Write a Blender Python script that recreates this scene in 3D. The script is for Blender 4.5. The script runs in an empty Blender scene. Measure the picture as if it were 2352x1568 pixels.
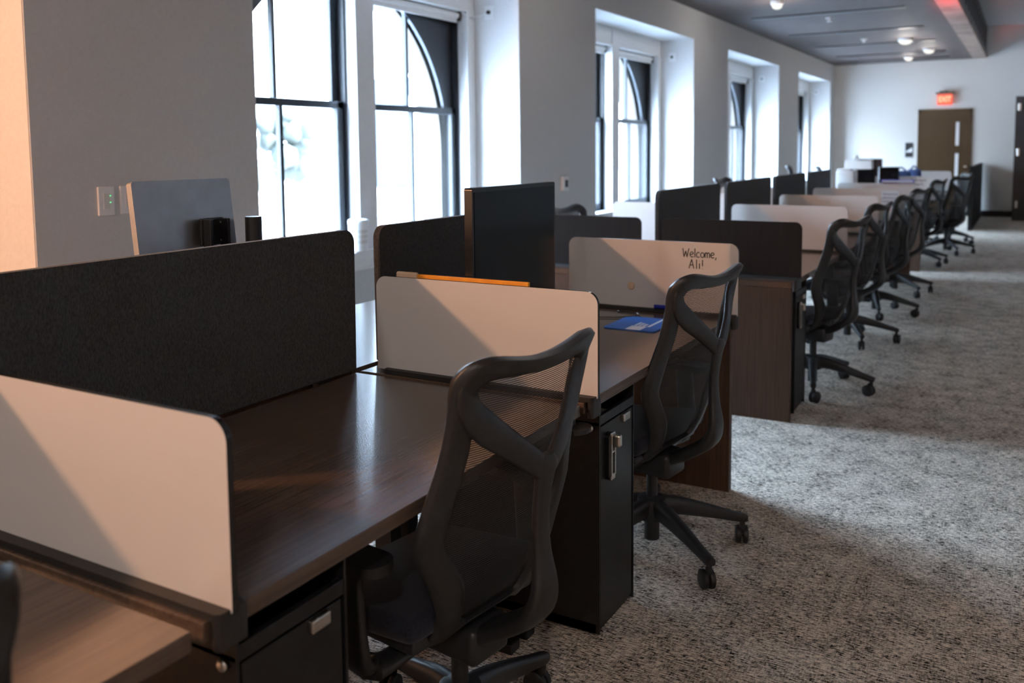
import bpy, bmesh, math, random
from mathutils import Vector, Matrix
R_ = math.radians
random.seed(7)
SC = bpy.context.scene
COL = SC.collection

# ------------------------------------------------------------------ camera
cam_d = bpy.data.cameras.new('camera')
cam = bpy.data.objects.new('camera', cam_d); COL.objects.link(cam)
SC.camera = cam
FPX, PPX, PPY, IW, IH = 2071.18, 1157.85, 523.84, 2352.0, 1568.0
cam_d.sensor_fit = 'HORIZONTAL'; cam_d.sensor_width = 36.0
cam_d.lens = FPX / IW * 36.0
cam_d.shift_x = (IW / 2 - PPX) / IW
cam_d.shift_y = (PPY - IH / 2) / IW
cam_d.clip_start = 0.05; cam_d.clip_end = 500
_rv = Vector((0.0875716583, 0.526363760, 0.0129036813))
_M = Matrix.Rotation(_rv.length, 3, _rv.normalized()) @ Matrix(((1, 0, 0), (0, 0, -1), (0, 1, 0)))
_r, _d, _f = Vector(_M[0]), Vector(_M[1]), Vector(_M[2])
_u, _b = -_d, -_f
EYE = Vector((0, 0, 1.43))
cam.matrix_world = Matrix(((_r.x, _u.x, _b.x, EYE.x), (_r.y, _u.y, _b.y, EYE.y), (_r.z, _u.z, _b.z, EYE.z), (0, 0, 0, 1)))
cam_d.dof.use_dof = True; cam_d.dof.focus_distance = 2.45; cam_d.dof.aperture_fstop = 3.0

# ------------------------------------------------------------------ world, exposure
SC.view_settings.view_transform = 'Standard'; SC.view_settings.look = 'None'
SC.view_settings.gamma = 1.0; SC.view_settings.use_curve_mapping = False
SC.view_settings.exposure = 0.75
try:
    SC.cycles.use_denoising = True
    SC.cycles.max_bounces = 10; SC.cycles.diffuse_bounces = 6; SC.cycles.transparent_max_bounces = 24
    SC.cycles.sample_clamp_indirect = 6.0; SC.cycles.caustics_reflective = False; SC.cycles.caustics_refractive = False
except Exception:
    pass
W = bpy.data.worlds.new('sky'); SC.world = W; W.use_nodes = True
SKY = 34.0
nt = W.node_tree; nt.nodes.clear()
_o = nt.nodes.new('ShaderNodeOutputWorld'); _bg = nt.nodes.new('ShaderNodeBackground')
_tc = nt.nodes.new('ShaderNodeTexCoord'); _sx = nt.nodes.new('ShaderNodeSeparateXYZ'); _cr = nt.nodes.new('ShaderNodeValToRGB')
nt.links.new(_tc.outputs['Generated'], _sx.inputs[0]); nt.links.new(_sx.outputs['Z'], _cr.inputs[0])
_cr.color_ramp.elements[0].position = 0.0; _cr.color_ramp.elements[0].color = (.68, .83, 1.0, 1)
_cr.color_ramp.elements[1].position = 0.9; _cr.color_ramp.elements[1].color = (.40, .63, 1.0, 1)
nt.links.new(_cr.outputs[0], _bg.inputs[0])
_mr = nt.nodes.new('ShaderNodeMapRange'); _mr.interpolation_type = 'SMOOTHSTEP'
_mr.inputs['From Min'].default_value = 0.05; _mr.inputs['From Max'].default_value = .62; _mr.inputs['To Min'].default_value = SKY * .32; _mr.inputs['To Max'].default_value = SKY * 2.1
nt.links.new(_sx.outputs['Z'], _mr.inputs['Value']); nt.links.new(_mr.outputs[0], _bg.inputs[1])
nt.links.new(_bg.outputs[0], _o.inputs[0])

WIN = [(3.61, 6.57), (8.08, 11.04), (12.51, 15.46), (16.94, 19.95)]
WALLX, INX = -3.66, -4.10
YB, YE = -7.5, 20.4          # back wall, end wall
XR = 5.5                     # right wall
CEIL, CEILH = 3.14, 3.75

def portal(name, loc, rot, sx, sy):
    l = bpy.data.lights.new(name, 'AREA'); l.shape = 'RECTANGLE'; l.size = sx; l.size_y = sy
    l.cycles.is_portal = True
    o = bpy.data.objects.new(name, l); COL.objects.link(o); o.location = loc; o.rotation_euler = rot
for i, (a, b) in enumerate(WIN):
    portal('window_daylight', (-4.6, (a + b) / 2, 1.7), (0, R_(-90), 0), 2.3, 2.9)
RWIN = []
for a, b in RWIN:
    portal('far_window_daylight', (XR + .35, (a + b) / 2, 1.95), (0, R_(90), 0), 2.1, 3.0)

SL = bpy.data.lights.new('sun', 'SUN'); SL.energy = 70; SL.angle = R_(1); SL.color = (1, .98, .97)
slo = bpy.data.objects.new('sun', SL); COL.objects.link(slo); slo.rotation_euler = (R_(-12), R_(42), 0)
# warm lamp in the alcove beside the first window bay
WL = bpy.data.lights.new('warm_lamp', 'POINT'); WL.energy = 190; WL.color = (1.0, .50, .27); WL.shadow_soft_size = .05
wlo = bpy.data.objects.new('warm_lamp', WL); COL.objects.link(wlo); wlo.location = (-3.58, -.85, 2.47)
# round ceiling lights: the ones in view, plus unseen lamps added to fill shadows
for x, y, z, p in ((-2.634, 10.97, 2.9, 8), (-1.786, 15.92, 2.9, 8), (-1.608, 17.80, 2.9, 6), (-2.10, 19.30, 2.9, 4), (-2.3, 6.6, 3.0, 9), (-2.2, -1.6, 3.05, 34), (-2.2, -4.6, 3.05, 34), (.9, -1.8, 3.6, 50), (.9, -4.8, 3.6, 50)):
    cl = bpy.data.lights.new('ceiling_or_fill_lamp', 'POINT'); cl.energy = p; cl.color = (1, .90, .82); cl.shadow_soft_size = .11
    co = bpy.data.objects.new('ceiling_or_fill_lamp', cl); COL.objects.link(co); co.location = (x, y, z)
# glow of an exit sign hung from the beam, out of view
RL = bpy.data.lights.new('exit_glow', 'SPOT'); RL.energy = 700; RL.color = (1, .05, .05); RL.spot_size = R_(20); RL.spot_blend = 1; RL.shadow_soft_size = .1
rlo = bpy.data.objects.new('exit_glow', RL); COL.objects.link(rlo); rlo.location = (-.92, 11.0, 2.86); rlo.rotation_euler = (R_(102), 0, 0)

# ------------------------------------------------------------------ materials
MATS = {}
def base_mat(name, col, rough=.5, metal=0.0, spec=.5):
    m = bpy.data.materials.new(name); m.use_nodes = True
    b = m.node_tree.nodes['Principled BSDF']
    b.inputs['Base Color'].default_value = (*col, 1); b.inputs['Roughness'].default_value = rough
    b.inputs['Metallic'].default_value = metal; b.inputs['Specular IOR Level'].default_value = spec
    MATS[name] = m
    return m, m.node_tree, b
def noisy(name, c1, c2, scale=(10, 10, 10), rough=.5, metal=0.0, detail=4, lo=.35, hi=.65, bump=0.0, spec=.5, bscale=None):
    m, t, b = base_mat(name, c1, rough, metal, spec)
    tc = t.nodes.new('ShaderNodeTexCoord'); mp = t.nodes.new('ShaderNodeMapping'); nz = t.nodes.new('ShaderNodeTexNoise'); cr = t.nodes.new('ShaderNodeValToRGB')
    mp.inputs['Scale'].default_value = scale; nz.inputs['Scale'].default_value = 1; nz.inputs['Detail'].default_value = detail
    t.links.new(tc.outputs['Object'], mp.inputs[0]); t.links.new(mp.outputs[0], nz.inputs['Vector']); t.links.new(nz.outputs[0], cr.inputs[0])
    cr.color_ramp.elements[0].position = lo; cr.color_ramp.elements[0].color = (*c1, 1)
    cr.color_ramp.elements[1].position = hi; cr.color_ramp.elements[1].color = (*c2, 1)
    t.links.new(cr.outputs[0], b.inputs['Base Color'])
    if bump:
        bp = t.nodes.new('ShaderNodeBump'); bp.inputs['Strength'].default_value = bump; bp.inputs['Distance'].default_value = .002
        t.links.new(nz.outputs[0], bp.inputs['Height']); t.links.new(bp.outputs[0], b.inputs['Normal'])
    return m
def emit(name, col, s):
    m = bpy.data.materials.new(name); m.use_nodes = True; t = m.node_tree; t.nodes.clear()
    o = t.nodes.new('ShaderNodeOutputMaterial'); e = t.nodes.new('ShaderNodeEmission')
    e.inputs[0].default_value = (*col, 1); e.inputs[1].default_value = s; t.links.new(e.outputs[0], o.inputs[0]); MATS[name] = m
    return m

pier_m = noisy('shaded_wall_paint', (.54, .545, .55), (.57, .575, .58), (60, 60, 60), .8, bump=.05)  # same paint as the recesses, darkened to carry the shade on the piers
wall_m = noisy('wall_paint', (.66, .65, .64), (.70, .69, .68), (60, 60, 60), .75, bump=.05)
end_m = noisy('off_white_paint', (.64, .62, .59), (.67, .65, .62), (60, 60, 60), .8, bump=.05)
white_m = noisy('white_trim', (.80, .80, .80), (.83, .83, .83), (30, 30, 30), .4)
ceil_m = noisy('ceiling_panel', (.044, .030, .026), (.054, .038, .033), (5, 5, 5), .7)
ceil2_m = noisy('upper_ceiling', (.55, .55, .55), (.58, .58, .58), (8, 8, 8), .8)
black_m = noisy('black_metal', (.006, .006, .007), (.011, .011, .012), (40, 40, 40), .42, spec=.4)
satin_m = noisy('tray_plastic', (.012, .011, .011), (.022, .020, .019), (260, 260, 260), .55, lo=.3, hi=.7, bump=.25)
plast_m = noisy('chair_plastic', (.016, .0165, .018), (.021, .0215, .023), (90, 90, 90), .42, bump=.06)
rubber_m = noisy('caster_rubber', (.008, .008, .009), (.013, .013, .014), (60, 60, 60), .5)
sash_m = noisy('sash_paint', (.010, .011, .014), (.016, .017, .020), (30, 30, 30), .4)
steel_m = noisy('brushed_steel', (.55, .53, .50), (.66, .64, .60), (20, 20, 400), .3, 1.0)
beam_m = noisy('rusty_beam', (.16, .11, .085), (.33, .24, .19), (3, 3, 3), .55, detail=6)
scr_m, _, _ = base_mat('screen_glass', (.005, .005, .007), .14, 0, .2)
silver_m = noisy('silver_shell', (.34, .345, .35), (.38, .385, .39), (15, 15, 15), .36, .9)
bezel_m = noisy('black_bezel', (.008, .008, .009), (.012, .012, .013), (50, 50, 50), .25)
paper_m = noisy('paper', (.62, .60, .57), (.72, .70, .67), (40, 40, 40), .8)
yellow_m = noisy('yellow_card', (.70, .26, .012), (.80, .32, .016), (25, 25, 25), .55)
tan_m = noisy('tan_card', (.62, .44, .30), (.70, .50, .35), (25, 25, 25), .7)
blue_m = noisy('blue_mat', (.002, .105, .42), (.003, .125, .48), (60, 60, 60), .6)
dkblue_m = noisy('blue_plastic', (.006, .02, .35), (.01, .03, .42), (30, 30, 30), .4)
navy_m = noisy('navy_cloth', (.03, .06, .16), (.05, .09, .22), (40, 40, 40), .8)
ink_m = noisy('ink', (.005, .005, .006), (.009, .009, .01), (90, 90, 90), .6)
print_m = noisy('white_print', (.62, .68, .78), (.72, .76, .84), (60, 60, 60), .6)
stone_m = noisy('stone', (.075, .058, .042), (.10, .08, .06), (3, 3, 3), .85, detail=8)
ground_m = noisy('concrete_ground', (.40, .41, .42), (.48, .48, .48), (.3, .3, .3), .9)
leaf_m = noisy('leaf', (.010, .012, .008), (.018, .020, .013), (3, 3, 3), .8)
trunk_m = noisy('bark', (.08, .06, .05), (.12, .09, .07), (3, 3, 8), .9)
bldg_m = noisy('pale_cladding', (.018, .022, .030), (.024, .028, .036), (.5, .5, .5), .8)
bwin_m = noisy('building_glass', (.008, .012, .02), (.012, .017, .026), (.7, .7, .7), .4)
darkpan_m = noisy('dark_laminate', (.007, .0055, .005), (.010, .008, .007), (40, 40, 3), .75, spec=.2)
drk_door_m = noisy('dark_door', (.010, .008, .008), (.016, .013, .012), (8, 8, 2), .45)
plate_m = noisy('switch_plate', (.74, .73, .74), (.78, .77, .78), (60, 60, 60), .4)
glow_m = emit('lamp_glow', (1, .95, .88), .75)
led_m = emit('green_led', (.05, .9, .25), .8)
exitp_m = emit('exit_panel', (1, .16, .10), .75)
exitt_m = emit('exit_letters', (1, .55, .33), 1.0)
base_mat('shade_fabric', (.010, .010, .013), .8)

def wood(name, c1, c2, along, rough=.4, spec=.5, coat=0.0, bump=.12):
    m, t, b = base_mat(name, c1, rough, 0, spec)
    tc = t.nodes.new('ShaderNodeTexCoord'); mp = t.nodes.new('ShaderNodeMapping'); nz = t.nodes.new('ShaderNodeTexNoise'); cr = t.nodes.new('ShaderNodeValToRGB')
    sc = {'X': (3, 110, 110), 'Y': (110, 3, 110), 'Z': (110, 110, 3)}[along]
    mp.inputs['Scale'].default_value = sc; nz.inputs['Scale'].default_value = 1; nz.inputs['Detail'].default_value = 5; nz.inputs['Distortion'].default_value = .3
    t.links.new(tc.outputs['Object'], mp.inputs[0]); t.links.new(mp.outputs[0], nz.inputs['Vector']); t.links.new(nz.outputs[0], cr.inputs[0])
    cr.color_ramp.elements[0].position = .3; cr.color_ramp.elements[0].color = (*c1, 1)
    cr.color_ramp.elements[1].position = .7; cr.color_ramp.elements[1].color = (*c2, 1)
    t.links.new(cr.outputs[0], b.inputs['Base Color'])
    bp = t.nodes.new('ShaderNodeBump'); bp.inputs['Strength'].default_value = bump; bp.inputs['Distance'].default_value = .0015
    n2 = t.nodes.new('ShaderNodeTexNoise'); n2.inputs['Scale'].default_value = 260; n2.inputs['Detail'].default_value = 2
    t.links.new(tc.outputs['Object'], n2.inputs['Vector']); t.links.new(n2.outputs[0], bp.inputs['Height']); t.links.new(bp.outputs[0], b.inputs['Normal'])
    b.inputs['Coat Weight'].default_value = coat; b.inputs['Coat Roughness'].default_value = .3
    return m
desk_m = wood('walnut_laminate', (.074, .050, .036), (.112, .076, .055), 'Y', .15)
gable_m = wood('walnut_upright', (.052, .028, .018), (.078, .044, .028), 'Z', .6, spec=.2)
door_m = wood('door_veneer', (.048, .025, .010), (.066, .036, .015), 'Z', .6, spec=.15)

def carpet():
    m, t, b = base_mat('carpet', (.3, .28, .25), .95, 0, .15)
    tc = t.nodes.new('ShaderNodeTexCoord')
    def layer(sc, detail=2):
        mp = t.nodes.new('ShaderNodeMapping'); mp.inputs['Scale'].default_value = sc
        nz = t.nodes.new('ShaderNodeTexNoise'); nz.inputs['Scale'].default_value = 1; nz.inputs['Detail'].default_value = detail
        t.links.new(tc.outputs['Object'], mp.inputs[0]); t.links.new(mp.outputs[0], nz.inputs['Vector']); return nz.outputs[0]
    a = layer((42, 190, 1), 3); c = layer((170, 55, 1), 3); d = layer((9, 9, 1), 3); e = layer((420, 420, 1), 1)
    def ma(op, x, y):
        n = t.nodes.new('ShaderNodeMath'); n.operation = op
        for i, v in enumerate((x, y)):
            if isinstance(v, float): n.inputs[i].default_value = v
            else: t.links.new(v, n.inputs[i])
        return n.outputs[0]
    s = ma('ADD', ma('MULTIPLY', a, .46), ma('ADD', ma('MULTIPLY', c, .22), ma('ADD', ma('MULTIPLY', d, .14), ma('MULTIPLY', e, .18))))
    cr = t.nodes.new('ShaderNodeValToRGB'); t.links.new(s, cr.inputs[0])
    el = cr.color_ramp.elements
    el[0].position = .415; (.115, .096, .078, 1); el[1].position = .575; el[1].color = (.85, .745, .62, 1)
    x = el.new(.47); x.color = (.29, .25, .205, 1); x = el.new(.51); x.color = (.54, .467, .385, 1)
    t.links.new(cr.outputs[0], b.inputs['Base Color'])
    bp = t.nodes.new('ShaderNodeBump'); bp.inputs['Strength'].default_value = .5; bp.inputs['Distance'].default_value = .004
    t.links.new(s, bp.inputs['Height']); t.links.new(bp.outputs[0], b.inputs['Normal'])
    return m
carpet_m = carpet()

def fabric(name, c1, c2):
    m, t, b = base_mat(name, c1, .9, 0, .2)
    tc = t.nodes.new('ShaderNodeTexCoord')
    n1 = t.nodes.new('ShaderNodeTexNoise'); n1.inputs['Scale'].default_value = 330; n1.inputs['Detail'].default_value = 3
    mp = t.nodes.new('ShaderNodeMapping'); mp.inputs['Scale'].default_value = (300, 300, 120); t.links.new(tc.outputs['Object'], mp.inputs[0])
    n1.inputs['Scale'].default_value = 1; t.links.new(mp.outputs[0], n1.inputs['Vector'])
    cr = t.nodes.new('ShaderNodeValToRGB'); t.links.new(n1.outputs[0], cr.inputs[0])
    cr.color_ramp.elements[0].position = .3; cr.color_ramp.elements[0].color = (*c1, 1)
    cr.color_ramp.elements[1].position = .75; cr.color_ramp.elements[1].color = (*c2, 1)
    t.links.new(cr.outputs[0], b.inputs['Base Color'])
    bp = t.nodes.new('ShaderNodeBump'); bp.inputs['Strength'].default_value = .4; bp.inputs['Distance'].default_value = .001
    t.links.new(n1.outputs[0], bp.inputs['Height']); t.links.new(bp.outputs[0], b.inputs['Normal'])
    b.inputs['Sheen Weight'].default_value = .12
    return m
felt_m = fabric('charcoal_felt', (.022, .022, .023), (.060, .060, .061))
wboard_m, _t, _bb = base_mat('white_laminate', (.62, .59, .575), .34)
_n = _t.nodes.new('ShaderNodeTexNoise'); _n.inputs['Scale'].default_value = 3; _c = _t.nodes.new('ShaderNodeValToRGB')
_c.color_ramp.elements[0].color = (.60, .575, .56, 1); _c.color_ramp.elements[1].color = (.64, .61, .595, 1)
_t.links.new(_n.outputs[0], _c.inputs[0]); _t.links.new(_c.outputs[0], _bb.inputs['Base Color'])

def glass():
    m = bpy.data.materials.new('window_glass'); m.use_nodes = True; t = m.node_tree; t.nodes.clear()
    o = t.nodes.new('ShaderNodeOutputMaterial'); mx = t.nodes.new('ShaderNodeMixShader'); tr = t.nodes.new('ShaderNodeBsdfTransparent'); gl = t.nodes.new('ShaderNodeBsdfGlossy')
    lw = t.nodes.new('ShaderNodeLayerWeight'); lw.inputs[0].default_value = .5; gl.inputs['Roughness'].default_value = .02
    pw = t.nodes.new('ShaderNodeMath'); pw.operation = 'POWER'; pw.inputs[1].default_value = 5; sm = t.nodes.new('ShaderNodeMath'); sm.operation = 'MULTIPLY_ADD'; sm.inputs[1].default_value = .9; sm.inputs[2].default_value = .04
    tr.inputs[0].default_value = (.96, .98, .98, 1)
    t.links.new(lw.outputs['Facing'], pw.inputs[0]); t.links.new(pw.outputs[0], sm.inputs[0]); t.links.new(sm.outputs[0], mx.inputs[0])
    t.links.new(tr.outputs[0], mx.inputs[1]); t.links.new(gl.outputs[0], mx.inputs[2]); t.links.new(mx.outputs[0], o.inputs[0])
    return m
glass_m = glass()

def mesh_mat():
    # woven suspension mesh: opaque threads with real gaps between them
    m = bpy.data.materials.new('suspension_mesh'); m.use_nodes = True; t = m.node_tree
    b = t.nodes['Principled BSDF']; b.inputs['Base Color'].default_value = (.022, .022, .024, 1); b.inputs['Roughness'].default_value = .6
    o = t.nodes['Material Output']; uv = t.nodes.new('ShaderNodeUVMap'); uv.uv_map = 'UVMap'; sp = t.nodes.new('ShaderNodeSeparateXYZ')
    t.links.new(uv.outputs[0], sp.inputs[0])
    def stripe(out, pitch, duty):
        a = t.nodes.new('ShaderNodeMath'); a.operation = 'MULTIPLY'; a.inputs[1].default_value = 1 / pitch; t.links.new(out, a.inputs[0])
        f = t.nodes.new('ShaderNodeMath'); f.operation = 'FRACT'; t.links.new(a.outputs[0], f.inputs[0])
        l = t.nodes.new('ShaderNodeMath'); l.operation = 'LESS_THAN'; l.inputs[1].default_value = duty; t.links.new(f.outputs[0], l.inputs[0]); return l.outputs[0]
    h = stripe(sp.outputs['Y'], .0050, .50); v = stripe(sp.outputs['X'], .0023, .22)
    mx = t.nodes.new('ShaderNodeMath'); mx.operation = 'MAXIMUM'; t.links.new(h, mx.inputs[0]); t.links.new(v, mx.inputs[1])
    tr = t.nodes.new('ShaderNodeBsdfTransparent'); ms = t.nodes.new('ShaderNodeMixShader')
    t.links.new(mx.outputs[0], ms.inputs[0]); t.links.new(tr.outputs[0], ms.inputs[1]); t.links.new(b.outputs[0], ms.inputs[2]); t.links.new(ms.outputs[0], o.inputs[0])
    return m
mesh_m = mesh_mat()
seat_m = fabric('seat_fabric', (.008, .009, .014), (.020, .022, .034))

# ------------------------------------------------------------------ geometry helpers
def box(bm, x0, x1, y0, y1, z0, z1, bev=0.0, seg=2):
    vs = [bm.verts.new(p) for p in ((x0, y0, z0), (x1, y0, z0), (x1, y1, z0), (x0, y1, z0), (x0, y0, z1), (x1, y0, z1), (x1, y1, z1), (x0, y1, z1))]
    fs = [bm.faces.new([vs[i] for i in q]) for q in ((0, 3, 2, 1), (4, 5, 6, 7), (0, 1, 5, 4), (1, 2, 6, 5), (2, 3, 7, 6), (3, 0, 4, 7))]
    if bev:
        es = list({e for f in fs for e in f.edges})
        bmesh.ops.bevel(bm, geom=es, offset=bev, segments=seg, affect='EDGES', profile=.5)
    return bm
def prism(bm, pts, axis, a0, a1, side_mat=None):
    """extrude a closed 2-D outline along axis; the outline lies in the two other axes in order (x,y,z without axis)"""
    def P(p, a):
        return {'X': (a, p[0], p[1]), 'Y': (p[0], a, p[1]), 'Z': (p[0], p[1], a)}[axis]
    A = [bm.verts.new(P(p, a0)) for p in pts]; B = [bm.verts.new(P(p, a1)) for p in pts]
    bm.faces.new(A); bm.faces.new(B[::-1]); n = len(pts)
    for i in range(n):
        f = bm.faces.new((A[i], B[i], B[(i + 1) % n], A[(i + 1) % n]))
        if side_mat is not None: f.material_index = side_mat
    return bm
def rrect(a0, a1, b0, b1, r, corners=(1, 1, 1, 1), n=8):
    """rounded rectangle outline, corners in order (a0,b0) (a1,b0) (a1,b1) (a0,b1)"""
    out = []
    for (ca, cb, st), on in zip(((a0 + r, b0 + r, 180), (a1 - r, b0 + r, 270), (a1 - r, b1 - r, 0), (a0 + r, b1 - r, 90)), corners):
        if on:
            for k in range(n + 1):
                t = R_(st + 90 * k / n); out.append((ca + r * math.cos(t), cb + r * math.sin(t)))
        else:
            out.append((a0 if st in (180, 90) else a1, b0 if st in (180, 270) else b1))
    return out
def cyl(bm, c, r, h, axis='Z', n=24, r2=None):
    r2 = r if r2 is None else r2
    def P(a, b, t): return {'Z': (c[0] + a, c[1] + b, c[2] + t), 'X': (c[0] + t, c[1] + a, c[2] + b), 'Y': (c[0] + a, c[1] + t, c[2] + b)}[axis]
    A = [bm.verts.new(P(r * math.cos(2 * math.pi * k / n), r * math.sin(2 * math.pi * k / n), 0)) for k in range(n)]
    B = [bm.verts.new(P(r2 * math.cos(2 * math.pi * k / n), r2 * math.sin(2 * math.pi * k / n), h)) for k in range(n)]
    bm.faces.new(A[::-1]); bm.faces.new(B)
    for k in range(n): bm.faces.new((A[k], A[(k + 1) % n], B[(k + 1) % n], B[k]))
    return bm
def lathe(bm, prof, c=(0, 0, 0), axis='Z', n=28):
    rings = []
    for r, h in prof:
        ring = []
        for k in range(n):
            a, b = r * math.cos(2 * math.pi * k / n), r * math.sin(2 * math.pi * k / n)
            ring.append(bm.verts.new({'Z': (c[0] + a, c[1] + b, c[2] + h), 'X': (c[0] + h, c[1] + a, c[2] + b), 'Y': (c[0] + a, c[1] + h, c[2] + b)}[axis]))
        rings.append(ring)
    for A, B in zip(rings, rings[1:]):
        for k in range(n): bm.faces.new((A[k], A[(k + 1) % n], B[(k + 1) % n], B[k]))
    bm.faces.new(rings[0][::-1]); bm.faces.new(rings[-1])
    return bm
def cat(pts, n=6):
    out = []
    for i in range(len(pts) - 1):
        p0 = pts[max(i - 1, 0)]; p1 = pts[i]; p2 = pts[i + 1]; p3 = pts[min(i + 2, len(pts) - 1)]
        for k in range(n):
            t = k / n
            out.append(tuple(.5 * (2 * b + (c - a) * t + (2 * a - 5 * b + 4 * c - d) * t * t + (3 * b - a - 3 * c + d) * t ** 3) for a, b, c, d in zip(p0, p1, p2, p3)))
    out.append(tuple(pts[-1])); return out
def sweep(bm, path, ref, n=12, power=2.0):
    """path rows (x,y,z,half_width,half_thickness); ref = thickness direction; super-elliptic section"""
    P = [Vector(p[:3]) for p in path]; rings = []
    for i, p in enumerate(P):
        T = (P[min(i + 1, len(P) - 1)] - P[max(i - 1, 0)]).normalized()
        rf = Vector(ref) if not callable(ref) else Vector(ref(p))
        N = (rf - T * rf.dot(T)).normalized(); B = T.cross(N)
        w, h = path[i][3], path[i][4]; ring = []
        for k in range(n):
            a = 2 * math.pi * (k + .5) / n; c, s = math.cos(a), math.sin(a)
            e = 2 / power
            ring.append(bm.verts.new(p + B * (w * math.copysign(abs(c) ** e, c)) + N * (h * math.copysign(abs(s) ** e, s))))
        rings.append(ring)
    for A, B in zip(rings, rings[1:]):
        for k in range(n): bm.faces.new((A[k], A[(k + 1) % n], B[(k + 1) % n], B[k]))
    bm.faces.new(rings[0][::-1]); bm.faces.new(rings[-1]); return bm
def tube(bm, pts, r, n=10, smooth=5):
    pts = cat(pts, smooth) if smooth else pts
    up = (0, 0, 1) if abs((Vector(pts[-1]) - Vector(pts[0])).normalized().z) < .9 else (1, 0, 0)
    return sweep(bm, [(*p, r, r) for p in pts], up, n)

def obj(name, bm, mats, parent=None, smooth=False, loc=None):
    bmesh.ops.recalc_face_normals(bm, faces=bm.faces[:])
    me = bpy.data.meshes.new(name); bm.to_mesh(me); bm.free()
    for m in (mats if isinstance(mats, (list, tuple)) else [mats]): me.materials.append(m)
    o = bpy.data.objects.new(name, me); COL.objects.link(o)
    if smooth:
        me.polygons.foreach_set('use_smooth', [True] * len(me.polygons))
        if smooth != 'all':
            try: me.set_sharp_from_angle(angle=R_(smooth if isinstance(smooth, (int, float)) and smooth > 1 else 40))
            except Exception: pass
    if parent: o.parent = parent
    if loc: o.location = loc
    return o
def tag(o, label, category, group=None):
    o['label'] = label; o['category'] = category
    if group: o['group'] = group
    return o
def thing(name, label, category, loc=(0, 0, 0), rotz=0.0, group=None):
    o = bpy.data.objects.new(name, None); COL.objects.link(o); o.empty_display_size = .1
    o.location = loc; o.rotation_euler = (0, 0, rotz)
    return tag(o, label, category, group)
def struct(name, bm, mats, parent=None, **k):
    o = obj(name, bm, mats, parent, **k)
    if not parent: o['kind'] = 'structure'
    return o
def dup(root, loc, rotz, label, group=None, sc=None):
    r = root.copy(); COL.objects.link(r); r.location = loc; r.rotation_euler = (0, 0, rotz); r['label'] = label
    if group: r['group'] = group
    for ch in list(root.children):
        c = ch.copy(); COL.objects.link(c); c.parent = r
        for g in list(ch.children):
            d = g.copy(); COL.objects.link(d); d.parent = c
    return r
B = bmesh.new

# ------------------------------------------------------------------ room shell
struct('floor', box(B(), -5.0, XR + .2, YB - .2, YE + .2, -.12, 0), carpet_m)
b = B()                                       # window wall: piers, lintels, panels below the sills, alcove
ALC = (-2.6, 2.31)
edges = [YB - .2, ALC[0], ALC[1]] + [v for w in WIN for v in w] + [YE + .2]
for k in range(0, len(edges), 2):
    box(b, INX - .18, WALLX, edges[k], edges[k + 1], 0, CEIL + .7)
box(b, INX - .18, WALLX, ALC[0], ALC[1], 2.78, CEIL + .7)
for a, c in WIN:
    box(b, INX - .18, WALLX, a, c, 2.78, CEIL + .7)
    box(b, INX - .18, INX, a, c, 0, .700)
struct('wall_left', b, pier_m)
b = B(); box(b, -4.75, -4.55, ALC[0] - .3, ALC[1] + .3, 0, 2.9); box(b, -4.56, INX - .17, ALC[0] - .3, ALC[0], 0, 2.9); box(b, -4.56, INX - .17, ALC[1], ALC[1] + .3, 0, 2.9); box(b, -4.56, INX - .17, ALC[0] - .3, ALC[1] + .3, 2.78, 3.0)
box(b, INX - .18, WALLX - .006, ALC[1] - .004, ALC[1] + .001, 0, 2.78)
struct('wall_alcove', b, wall_m)
struct('wall_end', box(B(), WALLX, XR + .2, YE, YE + .2, 0, CEILH + .2), end_m)
b = box(B(), WALLX, XR + .2, YB - .2, YB, 0, CEILH + .2)
struct('wall_back', b, wall_m)
b = B(); e2 = [YB - .2] + [v for w in RWIN for v in w] + [YE + .2]
for k in range(0, len(e2), 2): box(b, XR, XR + .25, e2[k], e2[k + 1], 0, CEILH + .2)
for a, c in RWIN:
    box(b, XR, XR + .25, a, c, 0, .9); box(b, XR, XR + .25, a, c, 3.0, CEILH + .2)
struct('wall_right', b, pier_m)
struct('ceiling', box(B(), WALLX, -1.04, YB, YE, CEIL, CEIL + .25), ceil_m)
struct('ceiling_upper', box(B(), -1.04, XR, YB, YE, CEILH, CEILH + .2), ceil2_m)
b = B(); box(b, WALLX, -.82, YE - .014, YE, 0, .12); box(b, -.82, XR, YE - .014, YE, 0, .12)
struct('baseboard_end', b, black_m)
# ceiling seams are shallow grooves in the panel material; slots are separate diffusers
SLOT = [(12.28, 'dark linear slot diffuser nearest in the ceiling'), (14.47, 'second dark linear slot diffuser along the ceiling'), (16.42, 'third dark linear slot diffuser, behind the large round ceiling light'),
        (18.38, 'fourth dark linear slot diffuser, beyond the two round ceiling lights'), (19.6, 'dark linear slot diffuser closest to the end wall')]
for y, lb in SLOT:
    bm_ = B(); box(bm_, -3.27, -1.39, y - .055, y + .055, CEIL - .014, CEIL + .02)
    tag(obj('slot_diffuser', bm_, black_m), lb, 'air vent', 'linear slot diffusers in the dark ceiling')
# edge beam with dark openwork above
tb = struct('trim_1', box(B(), -1.04, -.80, YB, YE, CEIL - .004, CEIL + .06), beam_m)
b = B(); box(b, -.84, -.80, YB, YE, CEIL + .06, CEIL + .14); box(b, -.84, -.80, YB, YE, CEIL + .50, CEILH)
y = YB + .2
while y < YE: box(b, -.84, -.80, y, y + .28, CEIL + .14, CEIL + .50); y += .62
struct('beam_web', b, black_m, tb)
struct('beam_fascia', box(B(), -1.04, -1.02, YB, YE, CEIL + .06, CEILH), wall_m, tb)

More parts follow.
